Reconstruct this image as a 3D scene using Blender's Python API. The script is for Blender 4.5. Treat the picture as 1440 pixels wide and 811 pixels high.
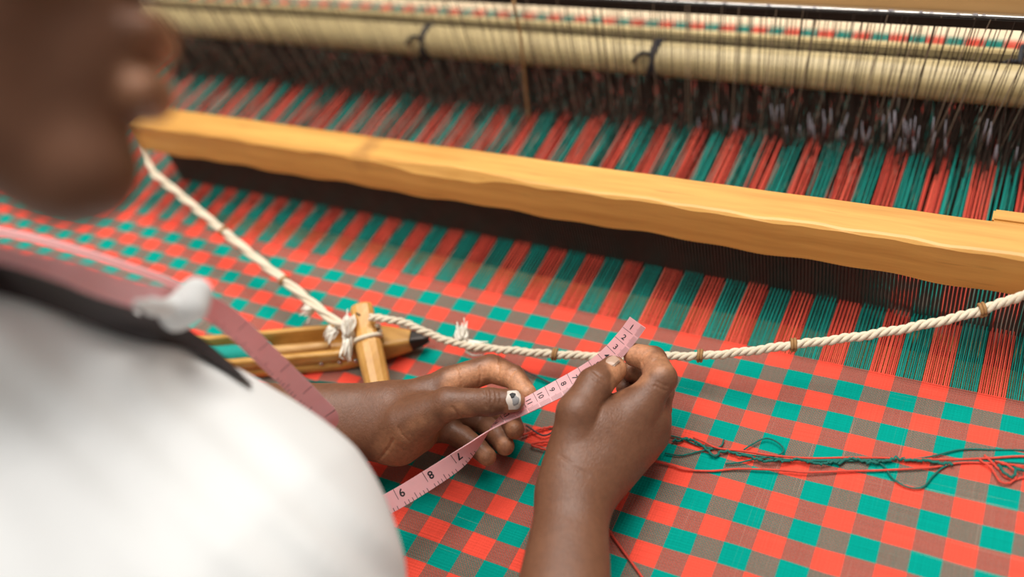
import bpy, bmesh, math, random
import numpy as np
from mathutils import Vector, Matrix
from mathutils.bvhtree import BVHTree

for o in list(bpy.data.objects):
    bpy.data.objects.remove(o)
scn = bpy.context.scene
col = scn.collection
rnd = random.Random(7)
rng = np.random.default_rng(7)

# ------------------------------------------------------------------ camera
CAM = np.array([0.14080020928786863, -0.4961881792337176, 0.6220238870788329])
RW = np.array([[0.8750655646653456, 0.4369270822784789, -0.2082185926101109],
               [0.18365376342620995, -0.6977709295341576, -0.6923778051587351],
               [-0.44780749515423446, 0.5676358468848254, -0.6908386154631466]])  # rows: right, down, forward
FPX = 1297.61
cam_d = bpy.data.cameras.new('camera')
cam = bpy.data.objects.new('camera', cam_d)
col.objects.link(cam)
m = Matrix.Identity(4)
for r in range(3):
    m[r][0] = RW[0][r]; m[r][1] = -RW[1][r]; m[r][2] = -RW[2][r]; m[r][3] = CAM[r]
cam.matrix_world = m
cam_d.sensor_width = 36.0
cam_d.lens = FPX / 1440 * 36.0
cam_d.clip_start = 0.02
cam_d.dof.use_dof = True
cam_d.dof.focus_distance = 0.72
cam_d.dof.aperture_fstop = 2.0
scn.camera = cam

# ------------------------------------------------------------------ light
world = bpy.data.worlds.new('World'); scn.world = world
world.use_nodes = True
bg = world.node_tree.nodes['Background']
bg.inputs[0].default_value = (1.0, 0.97, 0.93, 1)
bg.inputs[1].default_value = 0.29

def area_light(name, loc, target, sx, sy, power, color):
    d = bpy.data.lights.new(name, 'AREA'); d.shape = 'RECTANGLE'; d.size = sx; d.size_y = sy
    d.energy = power; d.color = color
    o = bpy.data.objects.new(name, d); col.objects.link(o)
    o.location = loc
    o.rotation_euler = (Vector(target) - Vector(loc)).to_track_quat('-Z', 'Y').to_euler()
    return o
area_light('skylight_back_offscreen', (-0.15, 0.70, 2.38), (-0.15, 0.0, 0.0), 1.7, 1.3, 64, (1.0, 0.965, 0.91))
area_light('skylight_front_offscreen', (-0.60, -0.85, 2.38), (-0.3, -0.35, 0.0), 1.5, 1.2, 44, (1.0, 0.975, 0.94))

scn.view_settings.view_transform = 'Standard'
scn.view_settings.look = 'None'
scn.view_settings.gamma = 1.0
scn.view_settings.use_curve_mapping = False
scn.view_settings.exposure = 0.02

# ------------------------------------------------------------------ pixel helpers (1440 x 811 frame)
def ray(px, py):
    return RW.T @ np.array([(px - 720) / FPX, (py - 405.5) / FPX, 1.0])
def dep(px, py, k):
    return CAM + k * ray(px, py)
def onz(px, py, z=0.0):
    d = ray(px, py); return CAM + (z - CAM[2]) / d[2] * d
def ony(px, py, y):
    d = ray(px, py); return CAM + (y - CAM[1]) / d[1] * d

# ------------------------------------------------------------------ material helpers
class NT:
    def __init__(self, name):
        self.m = bpy.data.materials.new(name); self.m.use_nodes = True
        self.t = self.m.node_tree; self.b = self.t.nodes['Principled BSDF']
    def n(self, typ, **kw):
        o = self.t.nodes.new(typ)
        for k, v in kw.items():
            if k.startswith('i_'):
                o.inputs[k[2:].replace('_', ' ')].default_value = v
            else:
                setattr(o, k, v)
        return o
    def l(self, a, b): self.t.links.new(a, b)
    def math(self, op, a, b=None, c=None):
        o = self.t.nodes.new('ShaderNodeMath'); o.operation = op
        for i, v in enumerate((a, b, c)):
            if v is None: continue
            if isinstance(v, (int, float)): o.inputs[i].default_value = v
            else: self.l(v, o.inputs[i])
        return o.outputs[0]
    def mix(self, f, a, b, mode='MIX'):
        o = self.t.nodes.new('ShaderNodeMix'); o.data_type = 'RGBA'; o.blend_type = mode
        for s, v in ((o.inputs[0], f), (o.inputs[6], a), (o.inputs[7], b)):
            if isinstance(v, (int, float)): s.default_value = v
            elif isinstance(v, tuple): s.default_value = (*v, 1)
            else: self.l(v, s)
        return o.outputs[2]
    def noise(self, vec, scale, detail=3, rough=0.55):
        o = self.n('ShaderNodeTexNoise'); o.inputs['Scale'].default_value = scale
        o.inputs['Detail'].default_value = detail; o.inputs['Roughness'].default_value = rough
        if vec is not None: self.l(vec, o.inputs['Vector'])
        return o.outputs['Fac']
    def coords(self, scale=(1, 1, 1), rot=(0, 0, 0)):
        tc = self.n('ShaderNodeTexCoord'); mp = self.n('ShaderNodeMapping')
        mp.inputs['Scale'].default_value = scale; mp.inputs['Rotation'].default_value = rot
        self.l(tc.outputs['Object'], mp.inputs['Vector']); return mp.outputs[0]
    def ramp(self, f, stops):
        o = self.n('ShaderNodeValToRGB'); e = o.color_ramp.elements
        while len(e) < len(stops): e.new(0.5)
        for k, (p, c) in enumerate(stops): e[k].position = p; e[k].color = (*c, 1)
        self.l(f, o.inputs[0]); return o.outputs[0]
    def bump(self, h, strength, dist):
        o = self.n('ShaderNodeBump'); o.inputs['Strength'].default_value = strength
        o.inputs['Distance'].default_value = dist
        self.l(h, o.inputs['Height']); self.l(o.outputs[0], self.b.inputs['Normal'])
    def col(self, c):
        if isinstance(c, tuple): self.b.inputs['Base Color'].default_value = (*c, 1)
        else: self.l(c, self.b.inputs['Base Color'])
    def rough(self, v): self.b.inputs['Roughness'].default_value = v

def wood_mat(name, light, dark, axis=0, rough=0.5, grain=60.0):
    t = NT(name)
    s = [grain, grain, grain]; s[axis] = grain * 0.06
    v = t.coords(tuple(s))
    g = t.noise(v, 1.0, 6, 0.65)
    s2 = [9, 9, 9]; s2[axis] = 2.2
    g2 = t.noise(t.coords(tuple(s2)), 1.0, 3)
    c = t.ramp(g, [(0.3, dark), (0.62, light)])
    c2 = t.mix(t.ramp(g2, [(0.35, (0, 0, 0)), (0.75, (0.5, 0.5, 0.5))]), c, dark)
    sp = t.noise(t.coords(tuple(x * 3 for x in s)), 1.0, 2)
    c3 = t.mix(t.ramp(sp, [(0.66, (0, 0, 0)), (0.74, (0.35, 0.35, 0.35))]), c2, tuple(x * 0.35 for x in dark))
    t.col(c3); t.rough(rough); t.bump(g, 0.25, 0.0006)
    return t.m

def plain_mat(name, c, rough=0.6, var=0.15, scale=80.0, metal=0.0, bump=0.0):
    t = NT(name)
    f = t.noise(t.coords((scale,) * 3), 1.0, 4)
    t.col(t.mix(f, tuple(x * (1 - var) for x in c), tuple(min(1, x * (1 + var)) for x in c)))
    t.rough(rough); t.b.inputs['Metallic'].default_value = metal
    if bump: t.bump(f, 0.4, bump)
    return t.m

MAT = {}
MAT['beam'] = wood_mat('varnished_pine', (0.74, 0.395, 0.098), (0.50, 0.225, 0.045), 0, 0.42)
def add_knot(m, px, py, r):
    nt = m.node_tree; b = nt.nodes['Principled BSDF']; src = b.inputs['Base Color'].links[0].from_socket
    tc = nt.nodes.new('ShaderNodeTexCoord'); mp = nt.nodes.new('ShaderNodeMapping'); c = onz(px, py, 0.099)
    mp.inputs['Location'].default_value = (-c[0], -c[1] * 0.45, -0.099 * 0.6); mp.inputs['Scale'].default_value = (1.0, 0.45, 0.6)
    nt.links.new(tc.outputs['Object'], mp.inputs['Vector'])
    nz = nt.nodes.new('ShaderNodeTexNoise'); nz.inputs['Scale'].default_value = 90.0; nt.links.new(tc.outputs['Object'], nz.inputs['Vector'])
    ln = nt.nodes.new('ShaderNodeVectorMath'); ln.operation = 'LENGTH'; nt.links.new(mp.outputs[0], ln.inputs[0])
    ad = nt.nodes.new('ShaderNodeMath'); ad.operation = 'MULTIPLY_ADD'; ad.inputs[1].default_value = 0.014; nt.links.new(nz.outputs['Fac'], ad.inputs[0]); nt.links.new(ln.outputs['Value'], ad.inputs[2])
    mr = nt.nodes.new('ShaderNodeMapRange'); mr.inputs['From Min'].default_value = r + 0.007; mr.inputs['From Max'].default_value = 0.007; mr.inputs['To Min'].default_value = 0.0; mr.inputs['To Max'].default_value = 0.6
    nt.links.new(ad.outputs[0], mr.inputs['Value'])
    mx = nt.nodes.new('ShaderNodeMix'); mx.data_type = 'RGBA'; nt.links.new(mr.outputs[0], mx.inputs[0]); nt.links.new(src, mx.inputs[6]); mx.inputs[7].default_value = (0.24, 0.10, 0.03, 1)
    nt.links.new(mx.outputs[2], b.inputs['Base Color'])
add_knot(MAT['beam'], 516, 208, 0.016)
MAT['rod'] = wood_mat('pale_pole_wood', (0.66, 0.52, 0.275), (0.44, 0.325, 0.145), 0, 0.45, 40)
MAT['frame'] = wood_mat('frame_wood', (0.62, 0.40, 0.18), (0.42, 0.24, 0.09), 2, 0.55)
MAT['frame_x'] = wood_mat('frame_wood_long', (0.66, 0.43, 0.20), (0.46, 0.27, 0.11), 0, 0.55)
MAT['cream_wood'] = wood_mat('cream_wood', (0.86, 0.70, 0.48), (0.66, 0.50, 0.30), 2, 0.6)
MAT['shuttle'] = wood_mat('shuttle_wood', (0.66, 0.36, 0.095), (0.42, 0.20, 0.04), 0, 0.3, 110)
MAT['handle'] = wood_mat('handle_wood', (0.76, 0.42, 0.12), (0.52, 0.25, 0.06), 1, 0.35, 110)
MAT['pirn'] = wood_mat('pirn_wood', (0.60, 0.35, 0.13), (0.42, 0.22, 0.07), 0, 0.45, 110)
MAT['dark_metal'] = plain_mat('dark_metal', (0.035, 0.028, 0.024), 0.35, 0.3, 200, 0.6)
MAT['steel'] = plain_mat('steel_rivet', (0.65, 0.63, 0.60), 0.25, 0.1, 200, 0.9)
MAT['heddle'] = plain_mat('heddle_string', (0.050, 0.030, 0.020), 0.8, 0.5, 30)
MAT['heddle_pale'] = plain_mat('heddle_string_pale', (0.30, 0.22, 0.15), 0.8, 0.4, 30)
MAT['glint_and_loop'] = plain_mat('glint_and_loop', (0.40, 0.38, 0.42), 0.6, 0.2, 60)  # grey-blue of the painted heddle glints, shared with the string loops
MAT['reed'] = plain_mat('reed_dent', (0.045, 0.035, 0.028), 0.5, 0.4, 60)
MAT['black_tie'] = plain_mat('black_tie', (0.02, 0.02, 0.025), 0.7, 0.3, 60)
MAT['rope'] = plain_mat('cotton_rope', (0.70, 0.60, 0.45), 0.9, 0.22, 900, 0, 0.0004)
MAT['rope_white'] = plain_mat('cotton_fray', (0.86, 0.81, 0.70), 0.9, 0.15, 900)
MAT['rope_tie'] = plain_mat('brown_tie', (0.33, 0.17, 0.06), 0.8, 0.4, 700)
MAT['teal_yarn'] = plain_mat('teal_yarn', (0.0, 0.27, 0.22), 0.8, 0.3, 500, 0, 0.0005)
MAT['green_thread'] = plain_mat('green_thread', (0.006, 0.13, 0.10), 0.85, 0.4, 400)
MAT['red_thread'] = plain_mat('red_thread', (0.62, 0.06, 0.035), 0.85, 0.3, 400)
MAT['dark_thread'] = plain_mat('dark_thread', (0.05, 0.05, 0.05), 0.85, 0.3, 400)
MAT['collar'] = plain_mat('charcoal_band', (0.022, 0.019, 0.020), 0.85, 0.2, 300)
MAT['shirt'] = plain_mat('white_cotton', (0.90, 0.90, 0.885), 0.85, 0.02, 700, 0, 0.0001)
MAT['hair'] = plain_mat('short_black_hair', (0.012, 0.010, 0.009), 0.8, 0.5, 400, 0, 0.002)
MAT['ink'] = plain_mat('black_ink', (0.012, 0.010, 0.012), 0.6, 0.1, 50)
MAT['eye'] = plain_mat('eye_white', (0.75, 0.70, 0.65), 0.2, 0.05, 50)
MAT['bluegrey'] = plain_mat('bluegrey_cloth', (0.50, 0.55, 0.66), 0.8, 0.2, 20)
MAT['tape'] = plain_mat('pink_vinyl', (0.84, 0.40, 0.41), 0.45, 0.05, 120)
tb = MAT['tape'].node_tree.nodes['Principled BSDF']; tb.inputs['Subsurface Weight'].default_value = 0.5; tb.inputs['Subsurface Radius'].default_value = (0.004, 0.002, 0.002); tb.inputs['Subsurface Scale'].default_value = 1.0

# pale thumb nail with smeared black polish
t = NT('chipped_nail')
v = t.coords((1, 1, 1))
f = t.noise(t.coords((160, 160, 160)), 1.0, 3)
t.col(t.ramp(f, [(0.0, (0.62, 0.50, 0.42)), (0.56, (0.66, 0.57, 0.50)), (0.60, (0.55, 0.48, 0.44)), (0.7, (0.5, 0.45, 0.42))]))
t.rough(0.3); MAT['nail'] = t.m
MAT['nail_polish'] = plain_mat('black_nail_polish', (0.02, 0.018, 0.02), 0.65, 0.3, 300)
MAT['nail_grey'] = plain_mat('worn_grey_polish', (0.28, 0.27, 0.27), 0.55, 0.3, 300)

# skin: dark brown with paler palms (attribute 'palm' holds the pigment)
t = NT('skin')
at = t.n('ShaderNodeAttribute', attribute_name='palm')
f = t.noise(t.coords((45, 45, 45)), 1.0, 4)
base = t.mix(f, (0.150, 0.060, 0.029), (0.230, 0.100, 0.052))
palm = t.mix(f, (0.62, 0.26, 0.12), (0.72, 0.37, 0.20))
c = t.mix(at.outputs['Fac'], base, palm)
fw = t.noise(t.coords((230, 230, 230)), 1.0, 4, 0.7)
c = t.mix(t.ramp(fw, [(0.35, (0.35, 0.35, 0.35)), (0.6, (0, 0, 0))]), c, (0.10, 0.04, 0.02))
t.col(c); t.rough(0.45)
t.b.inputs['Subsurface Weight'].default_value = 0.12
t.b.inputs['Subsurface Radius'].default_value = (0.006, 0.0025, 0.0015)
t.b.inputs['Subsurface Scale'].default_value = 1.0
f1 = t.noise(t.coords((520, 520, 520)), 1.0, 3)
f2 = t.noise(t.coords((1400, 300, 900), (0.3, 0.5, 0.9)), 1.0, 2)
t.bump(t.math('ADD', f1, f2), 0.4, 0.0006)
MAT['skin'] = t.m

# checked hand-woven cloth: warp index i and weft index j are stored per corner in the 'weave' uv map
RED = (0.86, 0.085, 0.052); TEAL = (0.0, 0.285, 0.225)
t = NT('checked_cloth')
uv = t.n('ShaderNodeUVMap', uv_map='weave')
sx = t.n('ShaderNodeSeparateXYZ'); t.l(uv.outputs[0], sx.inputs[0])
i_, j_ = sx.outputs[0], sx.outputs[1]
wob = t.noise(uv.outputs[0], 1.3, 2)
def jit(s, scale_vec, amt):
    mp = t.n('ShaderNodeMapping'); mp.inputs['Scale'].default_value = scale_vec
    t.l(uv.outputs[0], mp.inputs['Vector'])
    n = t.noise(mp.outputs[0], 1.0, 2)
    return t.math('ADD', s, t.math('MULTIPLY', t.math('SUBTRACT', n, 0.5), amt)), n
i2, _ = jit(i_, (14, 0.5, 1), 0.05)
j2, _ = jit(j_, (0.4, 14, 1), 0.08)
def parity(s):       # 1 where the stripe is red (even index)
    a = t.math('FLOOR', t.math('ADD', s, 0.5))
    b = t.math('ABSOLUTE', t.math('MODULO', a, 2.0))
    return t.math('SUBTRACT', 1.0, t.math('MINIMUM', b, 1.0))
warp_red = parity(i2); weft_red = parity(j2)
_, nw = jit(i_, (22, 0.25, 1), 0.0)          # thread-to-thread variation
_, nf = jit(j_, (0.25, 26, 1), 0.0)
def yarn(red, n, gain):
    c = t.mix(red, TEAL, RED)
    k = t.math('ADD', t.math('MULTIPLY', t.math('SUBTRACT', n, 0.5), gain), 1.0)
    o = t.n('ShaderNodeVectorMath', operation='SCALE')
    t.l(c, o.inputs[0]); t.l(k, o.inputs['Scale']); return o.outputs[0]
cw = yarn(warp_red, nw, 0.9); cf = yarn(weft_red, nf, 0.7)
# plain weave interlacing, 17 ends per stripe
a = t.math('MODULO', t.math('FLOOR', t.math('MULTIPLY', t.math('ADD', i_, 200), 17.0)), 2.0)
b = t.math('MODULO', t.math('FLOOR', t.math('MULTIPLY', t.math('ADD', j_, 200), 15.0)), 2.0)
over = t.math('ABSOLUTE', t.math('SUBTRACT', a, b))
over = t.math('ADD', t.math('MULTIPLY', over, 0.44), 0.11)
c = t.mix(over, cf, cw)
mixd = t.math('ABSOLUTE', t.math('SUBTRACT', warp_red, weft_red))
sc = t.n('ShaderNodeVectorMath', operation='SCALE'); t.l(c, sc.inputs[0])
t.l(t.math('SUBTRACT', 1.0, t.math('MULTIPLY', mixd, 0.45)), sc.inputs['Scale']); c = sc.outputs[0]
# stray pale warp and weft threads
_, st = jit(i_, (26, 0.06, 1), 0.0); _, st2 = jit(j_, (0.08, 24, 1), 0.0)
spk = t.noise(uv.outputs[0], 30.0, 3, 0.7)
scl = t.n('ShaderNodeVectorMath', operation='SCALE'); t.l(c, scl.inputs[0])
t.l(t.math('ADD', 1.0, t.math('MULTIPLY', t.math('SUBTRACT', spk, 0.5), t.math('ADD', t.math('MULTIPLY', mixd, 1.3), 0.25))), scl.inputs['Scale']); c = scl.outputs[0]
c = t.mix(t.math('MULTIPLY', mixd, t.ramp(t.noise(uv.outputs[0], 44.0, 2, 0.7), [(0.52, (0, 0, 0)), (0.62, (0.2, 0.2, 0.2))])), c, (0.75, 0.62, 0.52))
pale = t.ramp(st, [(0.70, (0, 0, 0)), (0.74, (0.5, 0.5, 0.5))])
pale2 = t.ramp(st2, [(0.72, (0, 0, 0)), (0.76, (0.45, 0.45, 0.45))])
c = t.mix(t.math('MULTIPLY', pale, t.math('ADD', t.math('MULTIPLY', mixd, 0.8), 0.2)), c, (0.80, 0.55, 0.42))
c = t.mix(t.math('MULTIPLY', pale2, 0.8), c, (0.85, 0.55, 0.42))
t.col(c); t.rough(0.85)
t.b.inputs['Specular IOR Level'].default_value = 0.05
h = t.math('ADD', t.math('SINE', t.math('MULTIPLY', i_, 17 * math.pi)), t.math('SINE', t.math('MULTIPLY', j_, 15 * math.pi)))
t.bump(t.math('ADD', h, t.math('MULTIPLY', t.noise(uv.outputs[0], 3.0, 2), 2.0)), 0.25, 0.0006)
MAT['cloth'] = t.m

t = NT('warp_yarn')
at = t.n('ShaderNodeAttribute', attribute_name='tone')
t.col(t.mix(at.outputs['Fac'], (0.0, 0.22, 0.175), (0.0, 0.33, 0.265))); t.rough(0.85); MAT['warp_teal'] = t.m
t = NT('warp_yarn_red')
at = t.n('ShaderNodeAttribute', attribute_name='tone')
t.col(t.mix(at.outputs['Fac'], (0.68, 0.06, 0.038), (0.92, 0.13, 0.075))); t.rough(0.85); MAT['warp_red'] = t.m

t = NT('concrete_floor')
f = t.noise(t.coords((4, 4, 4)), 1.0, 6)
t.col(t.mix(f, (0.13, 0.105, 0.08), (0.19, 0.15, 0.115))); t.rough(0.8); MAT['floor'] = t.m
MAT['wall'] = plain_mat('cream_plaster', (0.70, 0.62, 0.50), 0.9, 0.08, 6)

# ------------------------------------------------------------------ object helpers
def mesh_obj(name, verts, faces, mat, parent=None, smooth=True, label=None, cat=None, group=None, kind=None):
    me = bpy.data.meshes.new(name)
    verts = np.asarray(verts, float).reshape(-1, 3)
    me.from_pydata(verts.tolist(), [], [list(map(int, f)) for f in faces])
    me.update()
    if smooth:
        me.polygons.foreach_set('use_smooth', np.ones(len(me.polygons), bool))
    me.materials.append(MAT[mat] if isinstance(mat, str) else mat)
    o = bpy.data.objects.new(name, me); col.objects.link(o)
    if parent is not None:
        o.parent = parent
        o.matrix_parent_inverse = Matrix.Translation(-Vector(parent.location)) if parent.type == 'EMPTY' else Matrix.Identity(4)
    if label: o['label'] = label
    if cat: o['category'] = cat
    if group: o['group'] = group
    if kind: o['kind'] = kind
    return o

def thing(name, label, cat, loc, group=None, kind=None):
    o = bpy.data.objects.new(name, None); col.objects.link(o)
    o.empty_display_size = 0.05
    o.location = tuple(float(x) for x in loc)
    o['label'] = label; o['category'] = cat
    if group: o['group'] = group
    if kind: o['kind'] = kind
    return o

class MB:
    def __init__(s): s.v = []; s.f = []; s.n = 0
    def add(s, v, f):
        v = np.asarray(v, float).reshape(-1, 3)
        s.v.append(v); s.f += [[k + s.n for k in q] for q in f]; s.n += len(v)
    def obj(s, name, mat, parent=None, **kw):
        return mesh_obj(name, np.concatenate(s.v), s.f, mat, parent, **kw)

def box(lo, hi, bevel=0.0):
    """box with chamfered edges"""
    bm = bmesh.new(); bmesh.ops.create_cube(bm, size=1)
    lo = np.array(lo, float); hi = np.array(hi, float)
    for v in bm.verts:
        v.co = Vector(((lo + hi) / 2 + np.array(v.co) * (hi - lo)).tolist())
    if bevel:
        bmesh.ops.bevel(bm, geom=bm.edges[:], offset=bevel, segments=2, affect='EDGES')
    bm.verts.index_update()
    v = [tuple(x.co) for x in bm.verts]; f = [[w.index for w in q.verts] for q in bm.faces]
    bm.free(); return v, f

def catmull(pts, n, closed=False):
    """resample a smooth curve through pts (any dimension) with ~uniform parameter"""
    P = np.asarray(pts, float)
    P = np.vstack([2 * P[0] - P[1], P, 2 * P[-1] - P[-2]])
    seg = len(P) - 3
    d = np.linalg.norm(np.diff(P[1:-1, :3], axis=0), axis=1); cum = np.r_[0, np.cumsum(d)]
    s = np.linspace(0, cum[-1], n)
    k = np.clip(np.searchsorted(cum, s, side='right') - 1, 0, seg - 1)
    u = ((s - cum[k]) / np.maximum(d[k], 1e-9))[:, None]
    p0, p1, p2, p3 = P[k], P[k + 1], P[k + 2], P[k + 3]
    return 0.5 * (2 * p1 + (p2 - p0) * u + (2 * p0 - 5 * p1 + 4 * p2 - p3) * u ** 2 + (3 * p1 - p0 - 3 * p2 + p3) * u ** 3)

def tube(path, rad, sides=8, cap=True, flat=1.0):
    P = np.asarray(path, float); n = len(P)
    rad = np.broadcast_to(np.asarray(rad, float), (n,))
    T = np.gradient(P, axis=0); T /= np.linalg.norm(T, axis=1)[:, None] + 1e-12
    up = np.array([0, 0, 1.0]) if abs(T[0][2]) < 0.9 else np.array([1.0, 0, 0])
    N = np.zeros_like(P); x = np.cross(up, T[0]); N[0] = x / np.linalg.norm(x)
    for k in range(1, n):
        x = N[k - 1] - T[k] * (N[k - 1] @ T[k]); N[k] = x / (np.linalg.norm(x) + 1e-12)
    Bn = np.cross(T, N)
    a = np.arange(sides) / sides * 2 * math.pi
    v = P[:, None] + rad[:, None, None] * (np.cos(a)[None, :, None] * N[:, None] + flat * np.sin(a)[None, :, None] * Bn[:, None])
    f = []
    for k in range(n - 1):
        for q in range(sides):
            r = (q + 1) % sides
            f.append([k * sides + q, k * sides + r, (k + 1) * sides + r, (k + 1) * sides + q])
    if cap:
        f.append(list(range(sides))[::-1]); f.append([(n - 1) * sides + q for q in range(sides)])
    return v.reshape(-1, 3), f

# ------------------------------------------------------------------ signed distance modelling
def smin(a, b, k):
    if k <= 0: return np.minimum(a, b)
    h = np.clip(0.5 + 0.5 * (b - a) / k, 0, 1)
    return b + (a - b) * h - k * h * (1 - h)
def cone(p, a, b, ra, rb):
    a = np.asarray(a, float); ba = np.asarray(b, float) - a
    h = np.clip(((p - a) @ ba) / max(ba @ ba, 1e-12), 0, 1)
    return np.linalg.norm(p - a - h[:, None] * ba, axis=1) - (ra + (rb - ra) * h)
def chain(p, pts, rad, k=0.0015):
    d = None
    for q in range(len(pts) - 1):
        e = cone(p, pts[q], pts[q + 1], rad[q], rad[q + 1])
        d = e if d is None else smin(d, e, k)
    return d
def ball(p, c, r): return np.linalg.norm(p - np.asarray(c), axis=1) - r
def ellip(p, c, r):
    q = (p - np.asarray(c)) / np.asarray(r)
    k0 = np.linalg.norm(q, axis=1); k1 = np.linalg.norm(q / np.asarray(r), axis=1)
    return k0 * (k0 - 1) / np.maximum(k1, 1e-9)
def rbox(p, c, half, r):
    q = np.abs(p - np.asarray(c)) - (np.asarray(half) - r)
    return np.linalg.norm(np.maximum(q, 0), axis=1) + np.minimum(q.max(1), 0) - r

def sdf_mesh(fn, lo, hi, h):
    """sparse surface nets"""
    B = 8
    lo = np.asarray(lo, float); nb = np.ceil((np.asarray(hi) - lo) / (h * B)).astype(int)
    g = np.stack(np.meshgrid(*[np.arange(x) for x in nb], indexing='ij'), -1).reshape(-1, 3)
    d = np.concatenate([fn(lo + (c + 0.5) * h * B) for c in np.array_split(g, max(1, len(g) // 60000))])
    g = g[np.abs(d) < h * B * 1.35]
    off = np.stack(np.meshgrid(*[np.arange(B + 1)] * 3, indexing='ij'), -1).reshape(-1, 3)
    V = []
    for c in np.array_split(g, max(1, len(g) // 300)):
        pts = lo + (c[:, None] * B + off[None]).reshape(-1, 3) * h
        V.append(fn(pts).reshape(-1, B + 1, B + 1, B + 1))
    V = np.concatenate(V); V = np.where(V == 0, 1e-9, V)
    S = V < 0
    cs = [(x, y, z) for x in (0, 1) for y in (0, 1) for z in (0, 1)]
    cnt = sum(S[:, x:x + B, y:y + B, z:z + B].astype(np.int8) for x, y, z in cs)
    b_, x_, y_, z_ = np.nonzero((cnt > 0) & (cnt < 8))
    val = np.stack([V[b_, x_ + x, y_ + y, z_ + z] for x, y, z in cs], 1)
    C = np.array(cs, float)
    acc = np.zeros((len(b_), 3)); num = np.zeros(len(b_))
    for a in range(8):
        for b in range(a + 1, 8):
            if np.abs(C[a] - C[b]).sum() != 1: continue
            mk = (val[:, a] < 0) != (val[:, b] < 0)
            tt = np.where(mk, val[:, a] / np.where(mk, val[:, a] - val[:, b], 1), 0)
            acc += mk[:, None] * (C[a] + tt[:, None] * (C[b] - C[a])); num += mk
    cell = g[b_] * B + np.stack([x_, y_, z_], 1)
    verts = lo + (cell + acc / num[:, None]) * h
    dim = nb * B + 2
    key = (cell[:, 0] * dim[1] + cell[:, 1]) * dim[2] + cell[:, 2]
    order = np.argsort(key); sk = key[order]
    stride = np.array([dim[1] * dim[2], dim[2], 1])
    faces = []
    for ax in range(3):
        ci = [4, 2, 1][ax]
        mk = (val[:, 0] < 0) != (val[:, ci] < 0)
        ids = np.nonzero(mk)[0]; e1, e2 = stride[(ax + 1) % 3], stride[(ax + 2) % 3]
        ks = np.stack([key[ids], key[ids] - e1, key[ids] - e1 - e2, key[ids] - e2], 1)
        pos = np.clip(np.searchsorted(sk, ks), 0, len(sk) - 1)
        ok = (sk[pos] == ks).all(1)
        q = order[pos][ok]
        flip = val[ids[ok], 0] < 0
        q[~flip] = q[~flip][:, ::-1]
        faces.append(q)
    return verts, np.concatenate(faces)

def fast_obj(name, verts, faces, mat, parent=None):
    me = bpy.data.meshes.new(name)
    n = len(verts); me.vertices.add(n); me.vertices.foreach_set('co', np.asarray(verts, np.float32).ravel())
    f = np.asarray(faces, np.int32); me.loops.add(f.size); me.loops.foreach_set('vertex_index', f.ravel())
    me.polygons.add(len(f)); me.polygons.foreach_set('loop_start', np.arange(len(f), dtype=np.int32) * f.shape[1])
    me.polygons.foreach_set('use_smooth', np.ones(len(f), bool))
    me.update(calc_edges=True); me.validate()
    me.materials.append(MAT[mat])
    o = bpy.data.objects.new(name, me); col.objects.link(o)
    if parent is not None:
        o.parent = parent
        if parent.type == 'EMPTY': o.matrix_parent_inverse = Matrix.Translation(-Vector(parent.location))
    return o

def vert_attr(o, name, vals):
    a = o.data.attributes.new(name, 'FLOAT', 'POINT'); a.data.foreach_set('value', np.asarray(vals, np.float32))

# ================================================================== the setting
FLOOR = -0.78
v, f = box((-4, -3, FLOOR - 0.05), (4, 5, FLOOR))
mesh_obj('floor', v, f, 'floor', smooth=False, label='brown concrete floor under the loom', cat='floor', kind='structure')

v, f = box((-4, 4.9, FLOOR), (4, 5.0, 2.4)); mesh_obj('wall_back', v, f, 'wall', smooth=False, label='cream plaster wall far behind the loom', cat='wall', kind='structure')
v, f = box((-4.1, -3, FLOOR), (-4.0, 5, 2.4)); mesh_obj('wall_left', v, f, 'wall', smooth=False, label='cream plaster wall beyond the loom end', cat='wall', kind='structure')

# ================================================================== loom frame
XL, XR = -1.30, 0.69
fr = thing('loom_frame', 'wooden floor loom frame carrying the checked cloth', 'loom', (-0.34, 0.1, FLOOR))
def part_box(name, lo, hi, mat, parent, bev=0.004, **kw):
    v, f = box(lo, hi, bev); return mesh_obj(name, v, f, mat, parent, smooth=False, **kw)
for x in (XL, XR):
    for y, top in ((-0.395, 0.02), (0.675, 0.12)):
        part_box('post', (x - 0.035, y - 0.035, FLOOR), (x + 0.035, y + 0.035, top), 'frame', fr)
    part_box('side_rail', (x - 0.025, -0.36, -0.17), (x + 0.025, 0.57, -0.10), 'frame_x', fr)
P = np.array([[XL, -0.395, -0.0375], [XR, -0.395, -0.0375]]); v, f = tube(catmull(P, 12), 0.036, 24); mesh_obj('breast_beam', v, f, 'frame_x', fr)
P = np.array([[XL, 0.546, -0.036], [XR, 0.546, -0.036]]); v, f = tube(catmull(P, 12), 0.0335, 24); mesh_obj('back_beam', v, f, 'cream_wood', fr, label='pale back beam')
part_box('top_rail', (XL, 0.600, -0.030), (XR, 0.640, 0.075), 'frame_x', fr, label='tan rail across the back')

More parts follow.
